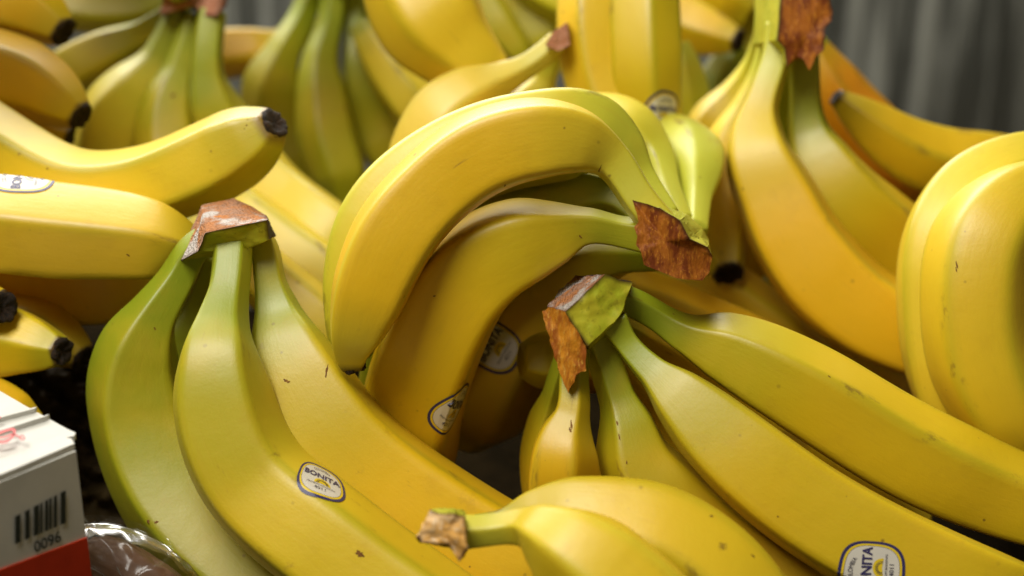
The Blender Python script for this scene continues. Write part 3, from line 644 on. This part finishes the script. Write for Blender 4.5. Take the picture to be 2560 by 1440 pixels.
# ---- back centre
b = bunch(830, -60, 78, 'shaded olive banana bunch at the back with long green stems')
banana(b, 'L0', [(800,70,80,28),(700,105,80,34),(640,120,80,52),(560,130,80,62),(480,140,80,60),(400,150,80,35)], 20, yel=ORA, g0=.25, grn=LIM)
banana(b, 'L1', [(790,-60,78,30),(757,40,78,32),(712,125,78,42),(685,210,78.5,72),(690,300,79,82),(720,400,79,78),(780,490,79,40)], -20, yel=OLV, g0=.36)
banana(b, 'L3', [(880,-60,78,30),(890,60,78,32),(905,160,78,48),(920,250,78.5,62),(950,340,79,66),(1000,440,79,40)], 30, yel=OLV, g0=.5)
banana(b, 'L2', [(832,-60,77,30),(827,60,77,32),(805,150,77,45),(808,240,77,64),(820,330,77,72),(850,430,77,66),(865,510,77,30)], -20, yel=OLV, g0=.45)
banana(b, 'L5', [(830,-90,77,34),(770,-160,76,70),(700,-240,75,100),(600,-310,74,104),(480,-350,73,95),(400,-360,72.5,45)], 20, yel=OLV, g0=.2)  # added above the frame to shade the bananas below
banana(b, 'L6', [(850,-90,79,34),(880,-180,79,72),(860,-290,78,100),(790,-390,77,100),(690,-450,76,60)], 20, yel=OLV, g0=.2)  # unseen banana, added to block light on the back bunch
slab(b, [(750,-60,76),(770,-110,76),(900,-110,76),(920,-50,76),(840,-25,76)], [(755,-60,80),(775,-110,80),(900,-110,80),(910,-55,80),(840,-35,80)], 'brown', ['brown']*5)
b = bunch(1050, -60, 66, 'big pale banana pointing down at the top centre of the heap')
banana(b, 'M2', [(900,60,76,30),(935,120,76,45),(982,190,76,58),(1040,262,76,62),(1100,320,76,40)], 20, yel=PAL, g0=.1)
banana(b, 'M1', [(1000,-260,67,50),(1010,-170,66.5,95),(1030,-60,66.3,128),(1078,45,66,136),(1150,128,66,106),(1218,175,66,74),(1265,195,66,38)], 50, p=6, yel=np.array([0.678,0.482,0.015]), g0=.1, tipg=.2)
b = bunch(1250, -50, 76, 'narrow olive bananas at the top behind the pink crown')
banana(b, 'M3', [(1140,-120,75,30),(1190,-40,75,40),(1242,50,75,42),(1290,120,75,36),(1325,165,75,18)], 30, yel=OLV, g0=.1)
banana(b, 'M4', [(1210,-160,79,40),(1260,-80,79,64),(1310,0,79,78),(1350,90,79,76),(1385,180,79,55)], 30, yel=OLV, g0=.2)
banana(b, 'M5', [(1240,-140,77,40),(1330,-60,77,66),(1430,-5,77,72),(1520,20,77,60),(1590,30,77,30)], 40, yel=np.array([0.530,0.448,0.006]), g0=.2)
b = bunch(1400, 100, 67, 'pale bananas with thin stems under a small pink crown')
banana(b, 'N2', [(1398,105,66.6,26),(1365,182,67.6,30),(1330,245,68,60),(1290,310,68,75),(1260,390,68,50)], -30, yel=PAL, g0=.4, grn=LIM)
banana(b, 'N1', [(1392,105,65.5,28),(1322,163,65.2,30),(1250,200,65,44),(1172,240,64.8,72),(1102,300,64.8,86),(1062,380,65,85),(1040,480,65.5,50)], -66, p=6, yel=np.array([0.721,0.538,0.060]), grn=np.array([.52,.46,.06]), g0=.3)
slab(b, [(1362,112,64.4),(1385,78,64.4),(1418,55,64.4),(1425,112,64.4),(1395,128,64.4)], [(1370,112,67),(1390,78,67),(1418,60,67),(1422,110,67),(1395,120,67)], 'pink', ['pink']*5, 'pink')
b = bunch(1540, -100, 66, 'two upright bananas at top centre right one with a sticker')
banana(b, 'P1', [(1500,-280,67,40),(1490,-190,67,64),(1482,-80,66.5,76),(1478,40,66,78),(1490,150,66,80),(1520,260,66,80),(1560,360,66,70),(1590,430,66,35)], -20, p=8, yel=np.array([0.700,0.482,0.012]), g0=.05)
banana(b, 'P2', [(1600,-280,66.5,40),(1602,-180,66.5,64),(1606,-60,66,84),(1609,60,65.5,86),(1613,180,65.5,86),(1620,290,66,82),(1640,380,66,60),(1650,430,66,30)], 15, p=9, yel=np.array([0.615,0.426,0.004]), g0=.05, allg=.2)
b = bunch(1680, 40, 77, 'shaded bananas at top right with a dark tip beside the brown crown')
banana(b, 'Q3', [(1830,-160,80,40),(1850,-60,80,72),(1880,50,80,76),(1890,150,80,60),(1890,220,80,30)], 20, yel=OLV, g0=.05)
banana(b, 'Q2', [(1640,-90,79,45),(1720,-40,78,72),(1800,0,78,66),(1870,35,78,36)], 20, yel=YEL, g0=.05)
banana(b, 'Q1', [(1560,-20,77,45),(1650,25,76.6,72),(1740,68,76,64),(1800,88,75.5,50),(1846,102,75,28)], -10, yel=ORA, g0=.02, tip=True)
b = bunch(1740, 200, 74, 'small lime green bananas glimpsed between the upright pair and right bunch')
banana(b, 'Q5', [(1840,110,79,30),(1795,185,79,40),(1760,260,79,50),(1750,330,79,30)], 10, yel=GRN, g0=.8)
banana(b, 'Q4', [(1695,110,73,26),(1712,180,73,44),(1724,250,73,50),(1730,340,73,40)], 10, yel=LIM, g0=.5, grn=LIM)
# ---- lower layer
b = bunch(1600, 850, 63, 'orange yellow bananas lying low beneath the centre crown')
banana(b, 'G1', [(1330,800,63,40),(1400,762,62,72),(1480,760,61.4,96),(1600,788,61.4,110),(1750,850,61.8,110),(1900,910,62.4,100),(2000,960,63,50)], 30, p=7, yel=ORA, g0=.1)
banana(b, 'G6', [(1640,640,67,40),(1715,690,67,80),(1820,760,67,95),(1940,840,67,95),(2050,900,67,60)], 30, yel=ORA, g0=.1)
banana(b, 'G2', [(1720,930,59.4,40),(1620,905,58.9,72),(1520,898,58.4,82),(1420,898,58.0,80),(1345,900,57.4,64),(1305,900,57.199999999999996,42)], 30, p=10, g0=.1, tipg=.6)
b = bunch(2060, 900, 68, 'shaded orange banana lying low below the right back bunch')
banana(b, 'G5', [(1900,700,68,40),(1960,790,68,80),(2060,890,68,95),(2200,960,68,95),(2350,1000,68,60)], 30, yel=ORA, g0=.1)

# ---- stickers
sticker('C2', 2181, 1414, 0.0182, (0.05, -1))
sticker('A2', 797, 1205, 0.0182, (0.95, 0.45), 4)
sticker('H2', 45, 466, 0.0186, (0.25, -1), 17)
sticker('B3', 1130, 1030, 0.0185, (0.9, 0.25), 3)
sticker('B8', 1232, 868, 0.0185, (0.5, -0.85))
sticker('P2', 1655, 280, 0.0185, (1, 0.25))

# ---- dried marks one can make out
for i_, q_ in enumerate([('A3',822,925,6,.8,100),('A3',715,955,2.4,1.6,20),('A2',905,1384,3.6,2.6,10),('A1',388,815,1.2,.8,40),('A1',370,1300,2.2,1.3,60),('A1',398,1302,1.6,1.2,10),
        ('B1',1500,425,3.2,.8,110),('B1',1262,463,1.3,.7,-30),('B3',1081,741,.9,.8,0),('B3',1455,592,2.0,.7,60),('C4',1426,1062,4.5,.7,88),('C4',1427,1078,1.8,1.1,80),
        ('C3',1541,1058,2.0,.8,60),('C3',1552,1092,2.2,.8,70),('C3',1566,1160,1.2,.7,80),('C1',2075,943,1.2,.6,30),('C2',1940,1290,.9,.6,10),('F2',2389,664,3.4,.6,65),('F2',2396,670,2.0,.5,60),
        ('D2',1822,440,11,.9,80),('K2',433,238,2.6,2.2,0),('H2',322,640,1.5,.9,30),('H1',120,423,1.0,.9,0),('H1',620,312,.8,.7,0),('H1',632,300,.7,.6,0),('H1',610,326,.6,.5,0),('E2',1780,1287,1.3,.8,30),('E2',1884,1388,1.5,.8,40)]):
    scar(*q_, seed=i_ + 1)
# ---- carton at the lower left
def carton():
    C = P(190, 1128, 48.5); up = np.array([0, 0, 1.0])
    L0 = ray_plane(-160, 1272, C, up); B0 = ray_plane(-160, 893, C, up)
    e1 = L0 - C; e2 = B0 - C
    e1n = e1 / np.linalg.norm(e1); nf = np.cross(e1n, up); nf /= np.linalg.norm(nf)
    if np.dot(nf, T3 - C) < 0: nf = -nf
    root = empty('carton', tuple(C - up * 0.09), 'white cardboard carton with barcode and red base at lower left corner', 'carton')
    white = flat_material('carton_white', (0.55, 0.535, 0.49), 0.6, var=0.12)
    red = flat_material('carton_red', (0.52, 0.035, 0.008), 0.5, var=0.25)
    redp = flat_material('red_print', (0.55, 0.05, 0.05), 0.5)
    ink = flat_material('black_print', (0.02, 0.025, 0.02), 0.6)
    # walls: white upper wall and red lower wall, 3 mm board
    def fp(x, y, off=0.0): return ray_plane(x, y, C, nf) + nf * off
    zc = lambda p_, z: np.array([p_[0], p_[1], z])
    r0, r1 = fp(-160, 1484), fp(186, 1356)
    zb = min(r0[2], r1[2]) - 0.10
    def wallpiece(name, a, b_, c_, d_, th, m, n_):
        v = [a, b_, c_, d_] + [q - n_ * th for q in (a, b_, c_, d_)]
        return mesh_obj(name, v, [(0,1,2,3),(7,6,5,4),(0,4,5,1),(1,5,6,2),(2,6,7,3),(3,7,4,0)], m, root, smooth=False)
    rr = C + (r1 - C) * np.array([1, 1, 1])
    R_ = zc(C, r1[2]); Lf = zc(L0, r0[2])
    wallpiece('front_panel', Lf, R_, C, L0, .003, white, nf)
    wallpiece('red_base', zc(L0, zb) + nf*.0006, zc(C, zb) + nf*.0006, R_ + nf*.0006, Lf + nf*.0006, .003, red, nf)
    n2 = np.cross(up, e2 / np.linalg.norm(e2)); n2 = n2 if np.dot(n2, e1) < 0 else -n2
    wallpiece('side_panel', zc(C, zb), zc(B0, zb), B0 - up*.002, C - up*.002, .003, white, n2)
    # top: layered flaps with a torn corner
    def top(pxs, dz, th, name, m=white):
        v = [ray_plane(x, y, C, up) + up * dz for x, y in pxs]; k = len(v)
        v2 = v + [q - up * th for q in v]
        f = [tuple(range(k)), tuple(range(2*k - 1, k - 1, -1))] + [(i, i + k, (i + 1) % k + k, (i + 1) % k) for i in range(k)]
        return mesh_obj(name, v2, f, m, root, smooth=False)
    top([(-160,1268),(40,1187),(188,1124),(180,1112),(150,1104),(40,1150),(-160,1210)], .0022, .0018, 'top_flap')
    top([(-160,1206),(40,1148),(152,1104),(186,1098),(190,1090),(168,1080),(60,1020),(-160,890)], .0012, .0018, 'top_flap')
    top([(-160,1150),(20,1092),(120,1060),(126,1056),(20,1086),(-160,1140)], .0030, .0016, 'fold_crease')
    top([(-160,1112),(0,1064),(90,1040),(94,1036),(0,1059),(-160,1104)], .0028, .0014, 'fold_crease')
    def ribbon(pts, w, dz, name):
        q = np.array(pts, float); v = []; f = []
        for i in range(len(q)):
            t = q[min(i + 1, len(q) - 1)] - q[max(i - 1, 0)]; t /= np.linalg.norm(t); nn = np.array([-t[1], t[0]]) * w[i]
            for s_ in (1, -1): v.append(ray_plane(*(q[i] + s_ * nn), C, up) + up * dz)
        for i in range(len(q) - 1): f.append((2*i, 2*i + 1, 2*i + 3, 2*i + 2))
        return mesh_obj(name, v, f, redp, root, smooth=False)
    def smooth_pts(p_, k=6):
        out = []
        p_ = [np.array(q, float) for q in p_]
        for i in range(len(p_) - 1):
            a = p_[max(i-1,0)]; b_ = p_[i]; c_ = p_[i+1]; d_ = p_[min(i+2,len(p_)-1)]
            for j in range(k):
                t = j / k; out.append(0.5*((2*b_)+(-a+c_)*t+(2*a-5*b_+4*c_-d_)*t*t+(-a+3*b_-3*c_+d_)*t**3))
        return out + [p_[-1]]
    a = smooth_pts([(-30,1119),(0,1115),(25,1106),(40,1107),(36,1122),(20,1136),(-5,1138),(-25,1134)]); ribbon(a, [3.2]*len(a), .0046, 'red_lettering')
    a = smooth_pts([(-10,1128),(18,1124),(34,1118),(48,1122),(60,1131),(66,1128),(60,1121),(52,1126)]); ribbon(a, [1.9]*len(a), .0046, 'red_lettering')
    a = smooth_pts([(-25,1084),(-6,1078),(6,1074)]); ribbon(a, [2.4]*len(a), .0046, 'red_lettering')
    # barcode and number
    V, F = [], []
    for (x0, x1) in ((35,49),(60,72),(82,95),(98,104),(110,118),(120.5,127),(132,140),(149,162)):
        o = len(V)
        tp = lambda x: 1290 - (x - 35) * .52; bt = lambda x: 1359 - (x - 35) * .42
        for x, y in ((x0, bt(x0)), (x1, bt(x1)), (x1, tp(x1)), (x0, tp(x0))): V.append(fp(x, y, .0006))
        F.append((o, o+1, o+2, o+3))
    tag(mesh_obj('barcode', V, F, ink, root, smooth=False), kind='stuff')
    v, f = text_mesh('0096', 1.0, 'LEFT', 0.02)
    a0 = fp(83, 1369, .0006); a1 = fp(150, 1339, .0006); ex = a1 - a0; w = v[:, 0].max() - v[:, 0].min(); hgt = v[:, 1].max() - v[:, 1].min()
    H = np.linalg.norm(fp(84, 1384) - fp(84, 1354))
    mesh_obj('printed_number', [a0 + ex * (q[0] - v[:, 0].min()) / w + up * (q[1] / hgt) * H for q in v], f, ink, root, smooth=False)
carton()

# ---- clear wrapped package beside the carton
def package():
    c = P(335, 1462, 53)
    root = empty('wrapped_package', tuple(c), 'brown food package in crinkled clear plastic wrap beside the carton', 'package')
    fill = rough_material('brown_filling', (0.13, 0.06, 0.028), (0.08, 0.035, 0.016), (0.17, 0.09, 0.045), 30, .2, .5, False)
    s = NT('clear_film'); s.b.inputs['Base Color'].default_value = (0.9, 0.9, 0.88, 1); s.b.inputs['Roughness'].default_value = 0.08
    s.b.inputs['IOR'].default_value = 1.45; s.b.inputs['Specular IOR Level'].default_value = 0.8
    tr = s.n('ShaderNodeBsdfTransparent'); gl = s.n('ShaderNodeBsdfGlossy', Roughness=0.22); mx = s.n('ShaderNodeMixShader')
    fr = s.n('ShaderNodeFresnel', IOR=1.5); out = s.t.nodes['Material Output']
    k = s.math('MULTIPLY', s.math('MAXIMUM', fr.outputs[0], 0.05), 0.8)
    s.l(k, mx.inputs[0]); s.l(tr.outputs[0], mx.inputs[1]); s.l(gl.outputs[0], mx.inputs[2]); s.l(mx.outputs[0], out.inputs['Surface'])
    ca_, sa_ = math.cos(math.radians(-30)), math.sin(math.radians(-30))
    right = R3[:, 0] * ca_ + R3[:, 1] * sa_; upv = R3[:, 1] * ca_ - R3[:, 0] * sa_; tow = R3[:, 2]
    def blob(name, rx, ry, rz, amp, fq, m, n1, n2, off):
        V, F = [], []
        for i in range(n1 + 1):
            a = math.pi * i / n1
            for j in range(n2):
                b_ = 2 * math.pi * j / n2
                q = np.array([math.sin(a) * math.cos(b_), math.cos(a), math.sin(a) * math.sin(b_)])
                q = np.sign(q) * np.abs(q) ** 0.8
                w = noise.noise(Vector(q * fq) + Vector((off, 0, 0)))
                w2 = abs(noise.noise(Vector(q * fq * 2.6) + Vector((off, 3, 0))))
                k_ = 1 + amp * w - amp * 1.3 * w2
                V.append(c + (right * q[0] * rx + upv * q[1] * ry + tow * q[2] * rz) * k_)
        for i in range(n1):
            for j in range(n2):
                j2 = (j + 1) % n2; F.append((i*n2 + j, i*n2 + j2, (i+1)*n2 + j2, (i+1)*n2 + j))
        return mesh_obj(name, V, F, m, root, smooth=(name == 'filling'))
    blob('filling', .0235, .0115, .010, .07, 1.6, fill, 40, 60, 1.0)
    # the wrap: a loose sheet draped over the filling, gathered in radiating folds
    V, F = [], []; na, nr = 150, 46; rr = random.Random(4)
    folds = [(rr.uniform(0, 2 * math.pi), rr.uniform(.03, .10), rr.uniform(.0005, .0014)) for _ in range(24)]
    for i in range(nr):
        q = i / (nr - 1); rad = 1.28 * q
        for j in range(na):
            a = 2 * math.pi * j / na
            h = math.sqrt(max(0, 1 - min(1, rad / 1.12) ** 2.4))
            w = 0.0
            for (fa, fw, fh) in folds:
                dd = math.atan2(math.sin(a - fa), math.cos(a - fa)) + 0.25 * math.sin(q * 5 + fa * 3) * q
                w += fh * math.exp(-(dd / fw) ** 2) * (0.15 + q)
            w += 0.0009 * noise.noise(Vector((rad * math.cos(a) * 4, rad * math.sin(a) * 4, 2))) + 0.0005 * 0
            V.append(c + right * .0265 * rad * math.cos(a) + upv * .0150 * rad * math.sin(a) + tow * (.0118 * h + w - 0.002))
    for i in range(nr - 1):
        for j in range(na):
            j2 = (j + 1) % na; F.append((i*na + j, i*na + j2, (i+1)*na + j2, (i+1)*na + j))
    mesh_obj('film', V, F, s.m, root)
package()

# ---- crumpled packing paper behind the carton
def paper():
    root_p = empty('packing_paper', tuple(P(170, 1150, 63)), 'dark brown crumpled packing paper between the carton and front left bunch', 'paper')
    m = rough_material('dark_packing_paper', (0.055, 0.036, 0.012), (0.035, 0.022, 0.008), (0.08, 0.052, 0.018), 40, .3, .75, False, 0.12)
    V, F = [], []; nx, ny = 90, 90
    for i in range(ny):
        for j in range(nx):
            x = -140 + 640 * j / (nx - 1); y = 900 + 640 * i / (ny - 1)
            q = Vector((x / 90, y / 55, 0.3))
            w = abs(noise.noise(q)) * 1.6 + abs(noise.noise(q * 2.3)) * 0.8
            V.append(P(x, y, 63.5 - w - (i / ny) * 1.5))
    for i in range(ny - 1):
        for j in range(nx - 1): F.append((i*nx + j, (i+1)*nx + j, (i+1)*nx + j + 1, i*nx + j + 1))
    mesh_obj('sheet', V, F, m, root_p)
paper()

# ---- sloping display board under the heap
def board():
    pts = np.vstack([q['V'].reshape(-1, 3)[::17] for q in BAN.values()])
    A = np.c_[pts[:, 0] * 0, pts[:, 1], np.ones(len(pts))]; sl = np.linalg.lstsq(A[:, 1:], pts[:, 2], rcond=None)[0]
    low = np.min(pts[:, 2] - (sl[0] * pts[:, 1] + sl[1]))
    f = lambda y: sl[0] * y + sl[1] + low - 0.004
    m = rough_material('dark_liner', (0.012, 0.009, 0.005), (0.022, 0.015, 0.007), (0.008, 0.006, 0.003), 30, .5, 1.0, False, 0.0)
    V, F = [], []; nx, ny = 60, 60
    for i in range(ny):
        y = 0.15 + 0.63 * i / (ny - 1)
        for j in range(nx):
            x = -0.6 + 1.2 * j / (nx - 1)
            V.append((x, y, f(y) - 0.002 + 0.002 * noise.noise(Vector((x * 25, y * 25, 0)))))
    for i in range(ny - 1):
        for j in range(nx - 1): F.append((i*nx + j, i*nx + j + 1, (i+1)*nx + j + 1, (i+1)*nx + j))
    k = len(V)
    rim = [0, nx - 1, nx*ny - 1, nx*(ny - 1)]
    V += [(V[q][0], V[q][1], V[q][2] - 0.03) for q in rim]
    F += [(k+3, k+2, k+1, k), (0, k, k+1, nx-1), (nx*ny - 1, k+2, k+3, nx*(ny-1)), (nx-1, k+1, k+2, nx*ny-1), (nx*(ny-1), k+3, k, 0)]
    tag(mesh_obj('ground', V, F, m), kind='structure')
board()
